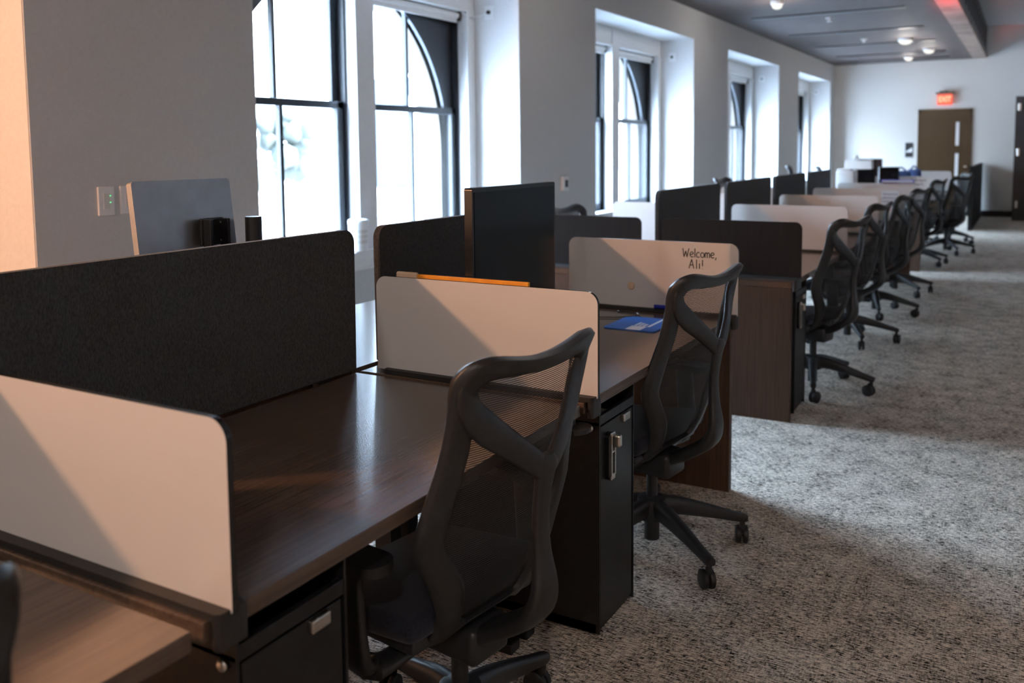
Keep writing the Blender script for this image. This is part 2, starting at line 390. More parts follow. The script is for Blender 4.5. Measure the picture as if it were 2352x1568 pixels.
# ------------------------------------------------------------------ windows
AR, AZ = 1.262, 1.432
def window(k, y0, y1):
    cy = (y0 + y1) / 2
    b = B()                                                    # white casing on the recess back
    box(b, INX - .10, INX + .006, y0, y1, 2.575, 2.78)
    box(b, INX - .10, INX + .012, y0, y0 + .12, .70, 2.60); box(b, INX - .10, INX + .012, y1 - .12, y1, .70, 2.60)
    box(b, INX - .10, INX + .018, cy - .09, cy + .09, .70, 2.78)
    for s in (0, 1):                                           # raised mouldings on the head
        a0, a1 = (y0 + .14, cy - .11) if s == 0 else (cy + .11, y1 - .14)
        box(b, INX + .004, INX + .016, a0, a1, 2.675, 2.69, .004)
        box(b, INX + .004, INX + .020, a0 - .02, a1 + .02, 2.575, 2.60, .004)
    for yy in (y0 + .12, y1 - .12, cy - .09, cy + .09):
        box(b, INX + .004, INX + .020, yy - .012, yy + .012, .72, 2.60, .004)
    w = struct('window_%d' % k, b, white_m)
    b = B(); box(b, INX, WALLX - .004, y0, y0 + .004, 0, 2.78); box(b, INX, WALLX - .004, y1 - .004, y1, 0, 2.78); box(b, INX, WALLX - .004, y0, y1, 2.776, 2.78)
    struct('recess_lining', b, wall_m, w)
    b = B(); box(b, INX - .12, INX + .075, y0, y1, .700, .728, .006)
    box(b, INX, INX + .035, y0, y1, .655, .70, .006); box(b, INX, INX + .022, y0, y1, .60, .655, .006); box(b, INX, INX + .012, y0, y1, .585, .60, .003)
    struct('window_sill', b, white_m, w)
    for s in (0, 1):
        a0, a1 = (y0 + .12, cy - .09) if s == 0 else (cy + .09, y1 - .12)
        mid = (a0 + a1) / 2
        b = B()
        box(b, -4.31, -4.185, a0 - .03, a0 + .018, .728, 2.62); box(b, -4.31, -4.185, a1 - .018, a1 + .03, .728, 2.62); box(b, -4.31, -4.185, a0, a1, 2.56, 2.62)
        xl0, xl1, xu0, xu1 = -4.240, -4.205, -4.285, -4.250
        st = .062
        for yy in (a0 + .018, a1 - .018 - st): box(b, xl0, xl1, yy, yy + st, .728, 1.78, .003)
        box(b, xl0, xl1, a0 + .018, a1 - .018, .728, .805, .003); box(b, xl0, xl1, a0 + .018, a1 - .018, 1.728, 1.778, .003)
        box(b, xl0, xl1, mid - .015, mid + .015, .80, 1.73)
        for yy in (a0 + .018, a1 - .018 - st): box(b, xu0, xu1, yy, yy + st, 1.728, 2.56, .003)
        box(b, xu0, xu1, a0 + .018, a1 - .018, 1.728, 1.775, .003); box(b, xu0, xu1, a0 + .018, a1 - .018, 2.52, 2.56, .003)
        box(b, xu0, xu1, mid - .015, mid + .015, 1.77, 2.53)
        sa = obj('sash', b, sash_m, w)
        b = B(); box(b, -4.224, -4.220, a0 + .07, a1 - .07, .79, 1.74); box(b, -4.269, -4.265, a0 + .07, a1 - .07, 1.76, 2.53)
        obj('glass_pane', b, glass_m, sa)
        # arched spandrel board filling the top corner of the upper sash
        N = 22; pts = []
        for q in range(N + 1):
            yy = a0 + .02 + (a1 - a0 - .04) * q / N
            d = AR ** 2 - (yy - cy) ** 2
            z = AZ + math.sqrt(d) if d > 0 else 1.74
            pts.append((yy, min(max(z, 1.74), 2.559)))
        if s == 1: pts = [p for p in pts]
        outl = pts + [(a1 - .02, 2.56), (a0 + .02, 2.56)]
        b = B()
        for (p, q2) in zip(pts, pts[1:]):
            if min(p[1], q2[1]) >= 2.5585: continue
            prism(b, [p, q2, (q2[0], 2.56), (p[0], 2.56)], 'X', -4.262, -4.235)
        bmesh.ops.remove_doubles(b, verts=b.verts[:], dist=.0004)
        obj('arch_spandrel', b, sash_m, w)
        # rolled-up shade under the head
        b = B(); cyl(b, (-4.165, a0 + .03, 2.545), .026, a1 - a0 - .075, 'Y', 20)
        box(b, -4.172, -4.160, a0 + .03, a1 - .045, 2.485, 2.525, .004)
        rs = obj('roller_shade', b, white_m, w, smooth=30)
        b = B(); box(b, -4.19, -4.14, a1 - .045, a1 - .02, 2.50, 2.575, .004)
        obj('shade_bracket', b, bezel_m, rs)
    # shade power lead running to a plate on the far side of the recess
    b = B(); box(b, -3.99, -3.90, y1 - .008, y1 + .001, 2.512, 2.624, .003)
    pl = obj('shade_power_plate', b, white_m, w)
    b = B(); tube(b, [(-4.12, y1 - .14, 2.57), (-4.09, y1 - .10, 2.535), (-4.03, y1 - .03, 2.545), (-3.965, y1 - .022, 2.563)], .007, 8)
    obj('shade_lead', b, white_m, pl, smooth='all')
    b = B(); cyl(b, (-3.945, y1 - .006, 2.570), .016, -.022, 'Y', 14)
    obj('lead_plug', b, bezel_m, pl)
    # stone facade of this bay, with the arch
    b = B(); N = 36; pts = []
    RA = AR + .02
    arc = [(cy + RA * math.cos(math.pi * q / N), AZ + RA * math.sin(math.pi * q / N)) for q in range(N + 1)]
    ring = [(cy + RA, .45)] + arc + [(cy - RA, .45)]
    for p, q in zip(ring, ring[1:]):
        def far(v):
            return (y1 + .75 if v[0] > cy + RA - .001 else (y0 - .72 if v[0] < cy - RA + .001 else v[0]), v[1])
        box_pts = [p, q, (q[0], 3.6), (p[0], 3.6)]
        if abs(p[0] - q[0]) > 1e-4: prism(b, box_pts, 'X', -4.52, -4.32)
    prism(b, [(cy + RA, .45), (cy + RA, 3.6), (y1 + .735, 3.6), (y1 + .735, .45)], 'X', -4.52, -4.32)
    prism(b, [(cy - RA, .45), (cy - RA, 3.6), (y0 - .735, 3.6), (y0 - .735, .45)], 'X', -4.52, -4.32)
    prism(b, [(y0 - .735, .0), (y1 + .735, 0), (y1 + .735, .45), (y0 - .735, .45)], 'X', -4.52, -4.32)
    o = obj('stone_arch', b, stone_m, w)
    return w
for k, (a, c) in enumerate(WIN): window(k + 1, a, c)

# ------------------------------------------------------------------ outside
struct('ground', box(B(), -160, -4.9, -60, 160, -3.2, -3.0), ground_m)
def tree(x, y, h, r, label):
    t = thing('tree', label, 'tree', (x, y, -3.0), 0, 'trees across the lot')
    b = B(); sweep(b, [(0, 0, 0, .16, .16), (.1, 0, h * .35, .12, .12), (.05, .1, h * .7, .06, .06)], (1, 0, 0), 8)
    obj('trunk', b, trunk_m, t, smooth='all')
    b = B()
    for q in range(26):
        a = random.uniform(0, 6.28); rr = r * random.uniform(0, .75); zz = h * random.uniform(.42, 1.0)
        bmesh.ops.create_icosphere(b, subdivisions=2, radius=r * random.uniform(.24, .42), matrix=Matrix.Translation((rr * math.cos(a), rr * math.sin(a), zz)))
    for v in b.verts: v.co += Vector((random.uniform(-1, 1), random.uniform(-1, 1), random.uniform(-1, 1))) * r * .06
    obj('crown', b, leaf_m, t, smooth='all')
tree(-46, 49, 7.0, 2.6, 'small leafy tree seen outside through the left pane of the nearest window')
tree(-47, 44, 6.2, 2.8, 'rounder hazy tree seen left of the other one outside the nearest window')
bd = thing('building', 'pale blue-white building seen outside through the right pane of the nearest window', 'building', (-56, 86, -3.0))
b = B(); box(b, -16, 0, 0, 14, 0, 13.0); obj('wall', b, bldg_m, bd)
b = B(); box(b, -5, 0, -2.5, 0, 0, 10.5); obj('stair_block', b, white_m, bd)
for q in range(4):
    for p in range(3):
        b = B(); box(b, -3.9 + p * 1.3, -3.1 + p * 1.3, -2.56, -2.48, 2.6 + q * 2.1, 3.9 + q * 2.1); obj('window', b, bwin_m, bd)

# ------------------------------------------------------------------ desks, dividers, screens, cabinets
XF, XS = -1.033, -1.83           # desk front, spine
DZ, DT = .735, .031
TRAY_L = {'A': 'aisle side', 'W': 'window side'}
def mx(x, side): return x if side == 'A' else 2 * XS - x
def mbox(bm, x0, x1, side, *r, **k):
    a, c = sorted((mx(x0, side), mx(x1, side))); return box(bm, a, c, *r, **k)

def desk(y0, y1, side, label, end=None, paddle=False):
    xo = mx(-1.42, side); yo = (y0 + y1) / 2
    t = thing('desk', label, 'desk', (0, 0, 0), 0, 'walnut desks in the bench rows')
    b = B(); mbox(b, XS + .018, XF, side, y0, y1, DZ - DT, DZ, bev=.002)
    obj('desktop', b, desk_m, t)
    b = B(); mbox(b, XS + .02, XS + .08, side, y0 + .02, y1 - .02, DZ - DT - .08, DZ - DT); obj('rear_rail', b, black_m, t)
    for yy in (y0 + .004, y1 - .064):
        if end is not None and abs(yy - end) < .12: continue
        b = B(); mbox(b, -1.70, -1.64, side, yy, yy + .05, 0, DZ - DT); mbox(b, -1.74, -1.22, side, yy, yy + .05, 0, .03, bev=.004)
        obj('leg', b, black_m, t)
    if end is not None:
        b = B(); mbox(b, XS + .03, XF - .002, side, end - .019, end + .019, 0, DZ - DT - .002, bev=.002); obj('end_panel', b, gable_m, t)
    if paddle:
        b = B(); prism(b, [(XF + .035 * math.cos(2 * math.pi * q / 20) + .012, y1 - .045 + .045 * math.sin(2 * math.pi * q / 20)) for q in range(20)], 'Z', DZ - DT - .026, DZ - DT - .014)
        box(b, XF - .06, XF, y1 - .06, y1 - .03, DZ - DT - .02, DZ - DT + .001)
        obj('control_paddle', b, plast_m, t)
    return t
def divider(T, side, label, dark=False, group='white divider panels between the desks', clamp=True):
    t = thing('desk_divider', label, 'desk divider', (0, 0, 0), 0, group)
    zt = DZ + .014
    b = B()
    x0, x1 = XS + .10, -1.010
    yn = T - (.105 if dark else .03)
    pts = rrect(*sorted((mx(x0, side), mx(x1, side))), yn, T + .032, .012)
    prism(b, pts, 'Z', DZ + .001, zt)
    # end cap wrapping the front edge of the desk
    pts = rrect(*sorted((mx(XF + .003, side), mx(x1, side))), yn, T + .032, .010)
    prism(b, pts, 'Z', DZ - .044, DZ + .0015)
    obj('tray', b, satin_m, t, smooth=35)
    b = B(); pts = rrect(*sorted((mx(-1.768, side), mx(-1.006, side))), zt - .006, 1.039, .036, (0, 0, 1, 1))
    # the panel sits inside the tray
    prism(b, pts, 'Y', T - .006, T + .006, side_mat=1)
    o = obj('panel', b, [darkpan_m if dark else wboard_m, bezel_m], t)
    return t
def screen(y0, y1, label):
    t = thing('fabric_screen', label, 'desk screen', (0, 0, 0), 0, 'charcoal fabric screens along the desk spine')
    b = B(); prism(b, rrect(y0, y1, DZ + .004, 1.187, .042, (0, 0, 1, 1), 10), 'X', XS - .012, XS + .012)
    bmesh.ops.bevel(b, geom=[e for e in b.edges if len(e.link_faces) == 2 and abs(e.link_faces[0].normal.dot(e.link_faces[1].normal)) < .3], offset=.004, segments=2, affect='EDGES')
    obj('panel', b, felt_m, t, smooth=35)
    for yy in (y0 + .12, y1 - .18):
        b = box(B(), XS - .011, XS + .011, yy, yy + .06, DZ - .10, DZ + .006); obj('bracket', b, black_m, t)
def cabinet(y0, label, knob=True, y1=None, lock=True):
    y1 = y1 or y0 + .262
    xf, xb = -1.040, -1.60
    t = thing('pedestal_cabinet', label, 'cabinet', (0, 0, 0), 0, 'black pedestal cabinets under the desks')
    b = B(); w = .006
    zt = DZ - DT - .002
    box(b, xb, xf, y0, y0 + w, 0.012, zt); box(b, xb, xf, y1 - w, y1, .012, zt); box(b, xb, xb + w, y0, y1, .012, zt)
    box(b, xb, xf - .012, y0, y1, .012, .04); box(b, xb, xf - .002, y0, y1, .637, .645); box(b, xb, xf - .01, y0, y1, zt - .006, zt)
    box(b, xf - .014, xf, y0 + w, y1 - w, .636, .664, .002)
    box(b, xb + .03, xf - .02, y0 + .02, y1 - .02, 0, .012)
    obj('carcass', b, black_m, t)
    b = B(); box(b, xf - .020, xf - .002, y0 + .012, y1 - .012, .030, .630, .002)
    d = obj('door', b, black_m, t)
    b = B(); box(b, xf - .003, xf + .010, y1 - .10, y1 - .052, .606, .630, .003); obj('tab_handle', b, steel_m, d)
    if lock:
        b = B(); prism(b, rrect(y0 + .040, y0 + .078, .462, .605, .017), 'X', xf - .003, xf + .012)
        lk = obj('lock_plate', b, bezel_m, d)
        b = B()
        o_ = rrect(y0 + .048, y0 + .078, .462, .605, .013); i_ = rrect(y0 + .054, y0 + .072, .482, .590, .006)
        for zz0, zz1 in ((.462, .480), (.592, .605)): box(b, xf + .011, xf + .018, y0 + .048, y0 + .078, zz0, zz1, .004)
        for yy in (y0 + .048, y0 + .073): box(b, xf + .011, xf + .018, yy, yy + .006, .476, .598)
        box(b, xf + .012, xf + .017, y0 + .05, y0 + .076, .544, .548)
        box(b, xf + .012, xf + .034, y0 + .070, y0 + .092, .556, .594, .006)
        obj('lock_handle', b, steel_m, d)
    if knob:
        b = B(); lathe(b, [(.004, 0), (.010, -.001), (.012, -.004), (.010, -.008), (.005, -.010)], (xf - .028, y0, .628), 'Y', 18)
        obj('knob', b, steel_m, t, smooth='all')
    return t

T1 = [-.41, .916, 2.238, 3.62]
T2 = [4.80, 6.17, 7.55, 8.87, 10.15]
T3 = [11.20, 12.45, 13.75, 15.05]
names1 = ['nearest walnut desk, its corner cut by the bottom left of the photo', 'walnut desk with bright window streaks between the two nearest white dividers', 'walnut desk holding the black monitor and blue mouse pad']
for i, nm in enumerate(names1):
    desk(T1[i] - .038, T1[i + 1] - .060 if i < 2 else T1[3] + .03, 'A', nm, end=(T1[3] + .010) if i == 2 else None, paddle=(i == 1))
ns = ['window-side walnut desk beyond the largest fabric screen, at the bottom left', 'window-side walnut desk under the silver monitor', 'window-side walnut desk behind the screen with the black monitor']
for i, nm in enumerate(ns):
    desk(T1[i] - .038, T1[i + 1] - .049 if i < 2 else T1[3] + .03, 'W', nm, end=(T1[3] + .010) if i == 2 else None)
n2 = ['walnut desk behind the dark end divider, first of the middle block', 'second walnut desk of the middle block, behind its first white divider', 'third walnut desk of the middle block', 'fourth walnut desk of the middle block, before its far end']
for i in range(4):
    desk(T2[i] - (.038 if i else .10), T2[i + 1] - .049 if i < 3 else T2[4] + .03, 'A', n2[i], end=(T2[0] - .081) if i == 0 else (T2[4] + .012 if i == 3 else None))
    desk(T2[i] - (.038 if i else .10), T2[i + 1] - .049 if i < 3 else T2[4] + .03, 'W', n2[i].replace('walnut desk', 'window-side walnut desk').replace('dark end divider', 'dark window-side end divider'), end=(T2[0] - .081) if i == 0 else (T2[4] + .012 if i == 3 else None))
n3 = ['walnut desk with lit orange-brown end panel, first of the far block', 'second walnut desk of the far block, behind the divider with writing', 'last walnut desk of the far block, nearest the end wall door']
for i in range(3):
    desk(T3[i] - .038, T3[i + 1] - .049 if i < 2 else T3[3] + .03, 'A', n3[i], end=(T3[0] - .037) if i == 0 else None)
    desk(T3[i] - .038, T3[i + 1] - .049 if i < 2 else T3[3] + .03, 'W', n3[i].replace('walnut desk', 'window-side walnut desk'), end=(T3[0] - .037) if i == 0 else None)

d1 = divider(T1[1], 'A', 'nearest white divider, peach-lit, at the left edge of the photo')
d2 = divider(T1[2], 'A', 'white divider behind the nearest chair, yellow card showing above it')
d3 = divider(T1[3], 'A', 'white divider with handwriting and a round magnet')
divider(T1[2], 'W', 'white window-side divider beside the gap after the largest fabric screen', group='white dividers on the window side')
divider(T2[0], 'A', 'dark brown divider over the walnut end panel by the cross aisle', dark=True, group='dark dividers at the end of the middle block')
divider(T2[0], 'W', 'dark brown window-side divider beside the black monitor', dark=True, group='dark dividers at the end of the middle block')
lb = ['blank white divider directly behind the dark brown one', 'third blank white divider of the middle block', 'white divider of the middle block with a ruled sheet on it', 'greyish white divider at the far end of the middle block']
for T, l in zip(T2[1:], lb):
    divider(T, 'A', l); 
lb = ['white window-side divider below the second window', 'white window-side divider seen in the first gap between far fabric screens', 'white window-side divider seen in the second gap between far fabric screens']
for T, l in zip(T2[1:4], lb): divider(T, 'W', l, group='white dividers on the window side')
d8 = divider(T3[1], 'A', 'far white divider with faint brown scribbles')
divider(T3[3], 'A', 'farthest white divider, in front of the end wall door')

SCN = [(-.34, .845, 'charcoal fabric screen at the bottom left corner behind the nearest desk'), (.93, 2.190, 'largest charcoal fabric screen, filling the left of the photo'), (2.315, 3.52, 'charcoal fabric screen behind the black monitor'),
       (4.88, 6.065, 'charcoal fabric screen just past the cross aisle'), (6.235, 7.47, 'second charcoal fabric screen past the cross aisle'), (7.61, 8.78, 'third charcoal fabric screen past the cross aisle'), (8.95, 10.03, 'farthest charcoal fabric screen, ending at the white box')]
for a, c, l in SCN: screen(a, c, l)
cabinet(.945, 'black pedestal cabinet under the nearest desk corner, cut by the bottom edge', lock=False)
cabinet(2.318, 'black pedestal cabinet with silver lock between the two nearest chairs')
cabinet(4.836, 'black pedestal cabinet next to the walnut end panel by the cross aisle', knob=False)

# handwriting on the third divider: "Welcome," / "Ali!"
def strokes(parent, name, segs, x0, z0, sc, y, r, mat):
    b = B()
    for s in segs:
        pts = [(x0 + p[0] * sc, y, z0 + p[1] * sc) for p in s]
        pts = cat(pts, 4) if len(pts) > 2 else pts
        sweep(b, [(*p, r, .0006) for p in pts], (0, 1, 0), 8)
    return obj(name, b, mat, parent)
def word(chars, gap=.25):
    G = {'W': ([[(0, 1), (.15, 0)], [(.15, 0), (.35, .7)], [(.35, .7), (.5, 0)], [(.5, 0), (.72, 1)]], .75),
         'e': ([[(0, .3), (.3, .36), (.38, .5), (.2, .62), (.03, .45), (.03, .2), (.2, .02), (.4, .1)]], .42),
         'l': ([[(.05, 1), (.05, 0)]], .12), 'c': ([[(.36, .5), (.2, .6), (.03, .4), (.05, .12), (.2, .02), (.38, .1)]], .4),
         'o': ([[(.2, .6), (.03, .45), (.03, .15), (.2, .02), (.38, .18), (.38, .45), (.2, .6)]], .42),
         'm': ([[(0, .6), (0, 0)], [(0, .42), (.14, .6), (.24, .45), (.24, 0)], [(.24, .42), (.38, .6), (.5, .45), (.5, 0)]], .54),
         ',': ([[(.1, .08), (.02, -.2)]], .14), 'A': ([[(0, 0), (.3, 1)], [(.3, 1), (.55, 0)], [(.12, .38), (.46, .38)]], .58),
         'i': ([[(.05, .6), (.05, 0)], [(.05, .82), (.055, .86)]], .12), '!': ([[(.05, 1), (.05, .3)], [(.05, .05), (.055, .0)]], .12)}
    out, x = [], 0
    for c in chars:
        g, w = G[c]
        for s in g: out.append([(p[0] + x, p[1]) for p in s])
        x += w + gap * .6
    return out
# extents measured on the panel: first line x -1.222..-1.085, second -1.198..-1.129
strokes(d3, 'handwriting', word('Welcome,', .17), -1.240, .976, .0365, T1[3] - .0066, .0021, ink_m)
strokes(d3, 'handwriting', word('Ali!', .35), -1.213, .929, .0385, T1[3] - .0066, .0021, ink_m)
b = B(); lathe(b, [(.0005, 0), (.016, 0), (.0165, -.004), (.014, -.008), (.0005, -.009)], (-1.470, T1[3] - .006, .839), 'Y', 22)
tag(obj('magnet', b, tan_m, smooth=40), 'small round beige magnet on the divider with handwriting', 'magnet')
b = B(); cyl(b, (-1.36, T1[3] - .018, DZ + .0235), .0085, .12, 'X', 16)
mk = tag(obj('marker', b, dkblue_m, smooth=40), 'blue marker lying in the tray under the handwriting', 'marker')
b = B(); cyl(b, (-1.24, T1[3] - .018, DZ + .0235), .0088, .03, 'X', 16); obj('cap', b, print_m, mk, smooth=40)

strokes(d8, 'handwriting', [[(0, .5), (.4, .9), (.8, .2), (1.2, .8), (1.6, .3)], [(2, .4), (2.4, .8), (2.8, .3), (3.4, .7), (4, .5)], [(.6, -.6), (1.2, -.3), (1.9, -.7), (2.6, -.4), (3.2, -.6)]], -1.29, .965, .045, T3[1] - .0068, .005, trunk_m)

# ------------------------------------------------------------------ office chair (faces -X, origin on the floor)
XE = [(.34, .020), (.38, .050), (.42, .076), (.47, .096), (.52, .106), (.58, .108), (.64, .112), (.72, .130), (.80, .151), (.88, .169), (.95, .184), (.99, .199), (1.02, .217), (1.05, .234)]
WZ = [(.34, .15), (.44, .178), (.55, .222), (.65, .262), (.80, .236), (1.06, .225)]
def lerp(tab, z):
    if z <= tab[0][0]: return tab[0][1]
    for (a, va), (c, vc) in zip(tab, tab[1:]):
        if z <= c:
            t = (z - a) / (c - a); return va + (vc - va) * t
    return tab[-1][1]
def XB(y, z):
    u = min(abs(y) / lerp(WZ, z), 1.1)
    return lerp(XE, z) + .040 * (1 - u * u) * (1 if z > .6 else .3 + .7 * max(0, (z - .4) / .2))
OUT = [(0, .410), (.075, .406), (.110, .386), (.135, .370), (.158, .378), (.170, .412), (.180, .465), (.214, .540), (.262, .640), (.252, .72), (.236, .80), (.228, .87), (.227, .93), (.228, .972), (.225, 1.000), (.210, 1.024), (.178, 1.032), (.14, 1.029), (.09, 1.020), (.045, 1.014), (0, 1.012)]
INN = [(0, .420), (.060, .419), (.082, .421), (.097, .430), (.106, .450), (.114, .482), (.130, .535), (.164, .59), (.192, .642), (.184, .72), (.170, .80), (.166, .85), (.172, .88), (.178, .930), (.175, .953), (.168, .966), (.150, .974), (.118, .975), (.08, .973), (.04, .970), (0, .969)]
def make_chair(label):
    t = thing('office_chair', label, 'office chair', (0, 0, 0), 0, 'black mesh office chairs')
    O = cat(OUT, 4); I = cat(INN, 4)
    O = O + [(-p[0], p[1]) for p in O[-2:0:-1]]; I = I + [(-p[0], p[1]) for p in I[-2:0:-1]]
    n = len(O); b = B(); S = 7
    prof = [(s / S, .0125 * math.sqrt(max(0, 1 - (2 * s / S - 1) ** 4)) + .0015) for s in range(S + 1)]
    front, back = [], []
    for (o, i) in zip(O, I):
        fr, bk = [], []
        for s, th in prof:
            y, z = o[0] + (i[0] - o[0]) * s, o[1] + (i[1] - o[1]) * s
            th *= 1 + .55 * min(1, max(0, (z - .93) / .06))
            x = XB(y, z); fr.append(b.verts.new((x - th, y, z))); bk.append(b.verts.new((x + th, y, z)))
        front.append(fr); back.append(bk)
    for k in range(n):
        k2 = (k + 1) % n
        for s in range(S):
            b.faces.new((front[k][s], front[k][s + 1], front[k2][s + 1], front[k2][s])); b.faces.new((back[k][s], back[k2][s], back[k2][s + 1], back[k][s + 1]))
        b.faces.new((front[k][0], front[k2][0], back[k2][0], back[k][0])); b.faces.new((front[k][S], back[k][S], back[k2][S], front[k2][S]))
    obj('back_frame', b, plast_m, t, smooth=50)
    # mesh fill
    b = B(); c0 = (0, .72); rings = []; NR = 12
    for r in range(NR):
        f = 1.03 * (1 - r / NR); rings.append([b.verts.new((XB(c0[0] + (p[0] - c0[0]) * f, c0[1] + (p[1] - c0[1]) * f), c0[0] + (p[0] - c0[0]) * f, c0[1] + (p[1] - c0[1]) * f)) for p in I])
    cv = b.verts.new((XB(*c0), *c0))
    for A, C in zip(rings, rings[1:]):
        for k in range(n): b.faces.new((A[k], A[(k + 1) % n], C[(k + 1) % n], C[k]))
    for k in range(n): b.faces.new((rings[-1][k], rings[-1][(k + 1) % n], cv))
    uvl = b.loops.layers.uv.new('UVMap')
    for f in b.faces:
        for l in f.loops: l[uvl].uv = (l.vert.co.y, l.vert.co.z)
    obj('back_mesh', b, mesh_m, t, smooth='all')
    # Y-shaped spine behind the mesh
    b = B()
    sp = cat([(.0, 0, .318, .050, .020), (.08, 0, .352, .054, .022), (.165, 0, .400, .052, .022), (.222, 0, .444, .050, .022), (.243, 0, .500, .040, .018), (.236, 0, .58, .026, .015), (.234, 0, .66, .023, .013), (.243, 0, .735, .026, .013), (.250, 0, .775, .034, .013), (.252, 0, .797, .020, .010)], 5)
    sweep(b, sp, lambda p: (1, 0, -.9) if p.z < .45 else (1, 0, -.1), 16, 2.8)
    for s in (1, -1):
        ar = cat([(.249, s * .002, .758, .024, .012), (.244, s * .05, .798, .027, .012), (.230, s * .100, .838, .030, .012), (.212, s * .150, .880, .034, .012), (.202, s * .184, .922, .030, .011), (XB(.2, .965) + .008, s * .200, .968, .024, .009), (XB(.208, 1.0) + .005, s * .208, .995, .012, .005)], 5)
        sweep(b, ar, (1, 0, -.2), 14, 2.6)
    obj('spine', b, plast_m, t, smooth=50)
    # seat
    b = B(); box(b, -.31, .085, -.245, .245, .405, .462, .026, 4)
    for v in b.verts:
        v.co.z += -.05 * max(0, (-v.co.x - .2) / .1) ** 2 + .10 * (v.co.y) ** 2 * 2
    obj('seat', b, seat_m, t, smooth=60)
    b = B(); box(b, -.27, .06, -.215, .215, .378, .410, .012, 2); obj('seat_pan', b, plast_m, t, smooth=40)
    b = B(); box(b, -.13, .10, -.065, .065, .292, .380, .018, 3); box(b, -.05, .02, -.16, .16, .345, .372, .008)
    tube(b, [(-.06, .06, .345), (-.07, .16, .345), (-.075, .235, .350)], .007, 8); box(b, -.095, -.055, .225, .275, .344, .356, .004)
    obj('mechanism', b, plast_m, t, smooth=40)
    for s in (1, -1):
        b = B()
        sweep(b, cat([(-.01, s * .14, .358, .030, .012), (-.012, s * .225, .352, .030, .014), (-.016, s * .288, .372, .034, .016), (-.022, s * .300, .43, .036, .015), (-.028, s * .300, .50, .034, .014), (-.034, s * .300, .598, .034, .013)], 5), (0, s, .3), 12, 3.0)
        a = obj('armrest', b, plast_m, t, smooth=50)
        b = B(); prism(b, rrect(-.155, .075, s * .300 - .045, s * .300 + .045, .042, n=8), 'Z', .596, .618)
        bmesh.ops.bevel(b, geom=[e for e in b.edges if len(e.link_faces) == 2 and abs(e.link_faces[0].normal.z - e.link_faces[1].normal.z) > .5], offset=.008, segments=3, affect='EDGES')
        obj('arm_pad', b, rubber_m, a, smooth=40)
    b = B(); cyl(b, (0, 0, .045), .027, .15, 'Z', 24); cyl(b, (0, 0, .19), .020, .115, 'Z', 20)
    obj('gas_column', b, plast_m, t, smooth=40)
    b = B(); lathe(b, [(.028, .118), (.052, .122), (.056, .15), (.050, .196), (.030, .204)], (0, 0, 0), 'Z', 30); obj('base_hub', b, plast_m, t, smooth=40)
    for k in range(5):
        a = R_(36 + 72 * k); c, s = math.cos(a), math.sin(a)
        b = B()
        pth = [(.030, .165, .026, .036), (.10, .158, .024, .031), (.20, .136, .020, .024), (.29, .112, .017, .018), (.332, .102, .017, .016), (.350, .100, .014, .012)]
        sweep(b, [(r * c, r * s, z, w, h) for r, z, w, h in cat(pth, 4)], (0, 0, 1), 12, 3.2)
        cyl(b, (.334 * c, .334 * s, .062), .010, .035, 'Z', 12)
        lg = obj('leg', b, plast_m, t, smooth=45)
        b = B(); ta = a + R_(75 + 23 * k); cx, cy_ = .334 * c + .016 * math.cos(ta), .334 * s + .016 * math.sin(ta)
        wb = B()
        for q in (-1, 1):
            lathe(wb, [(.008, q * .022), (.026, q * .022), (.0325, q * .018), (.0330, q * .010), (.0305, q * .004), (.012, q * .003)], (0, 0, 0), 'Y', 24)
        cyl(wb, (0, -.004, 0), .009, .008, 'Y', 12)
        box(wb, -.017, .006, -.0045, .0045, .010, .040, .003)
        cyl(wb, (-.013, 0, .020), .010, .024, 'Z', 12)
        bmesh.ops.transform(wb, matrix=Matrix.Translation((cx, cy_, .0332)) @ Matrix.Rotation(ta, 4, 'Z'), verts=wb.verts[:])
        b.free()
        obj('caster', wb, rubber_m, lg, smooth=40)
    return t

BASE = [11, 36, 20, 66, 8, 67, 25, 30, 10, 50, 20, 0, 40, 10]
CH = [  # x, y, yaw, label
    (-1.10, 1.665, -8, 'large mesh chair in the foreground, in front of the nearest cabinet pair'),
    (-1.12, 2.95, -9, 'mesh chair in front of the divider with handwriting'),
    (-1.11, .316, -6, 'chair whose back edge cuts into the bottom left corner'),
    (-1.07, 5.46, -15, 'mesh chair just past the walnut end panel by the cross aisle'),
    (-1.12, 6.94, -10, 'second mesh chair past the cross aisle'),
    (-1.10, 8.17, -6, 'third mesh chair past the cross aisle'),
    (-1.09, 9.42, -12, 'fourth mesh chair past the cross aisle, by the orange-brown end panel'),
    (-1.12, 11.86, -14, 'mesh chair in front of the far divider with faint scribbles'),
    (-.93, 13.25, -30, 'far mesh chair pulled out into the aisle'),
    (-.98, 14.65, 18, 'farthest mesh chair, beside the low black partition'),
    (-2.62, 5.75, 176, 'window-side chair whose top shows over the dark divider'),
    (-2.60, 9.45, 176, 'window-side chair curling up at the first gap between the far screens'),
    (-2.64, 12.75, 190, 'window-side chair with its whole top rail above the far screens'),
    (-2.66, 14.85, 188, 'farthest window-side chair, seen against the fourth window recess'),
]
first = make_chair(CH[0][3]); first.location = (CH[0][0], CH[0][1], 0); first.rotation_euler = (0, 0, R_(CH[0][2]))
CHAIRS = [first]
for x, y, a, l in CH[1:]: CHAIRS.append(dup(first, (x, y, 0), R_(a), l))
for i_, k_ in ((11, 1.08), (12, 1.14), (13, 1.09)): CHAIRS[i_].scale = (1, 1, k_)     # raised higher than the others
for c_, row, th in zip(CHAIRS, CH, BASE):
    for ch in c_.children:
        if ch.name.split('.')[0] == 'leg': ch.rotation_euler = (0, 0, R_(th - 36 - row[2]))

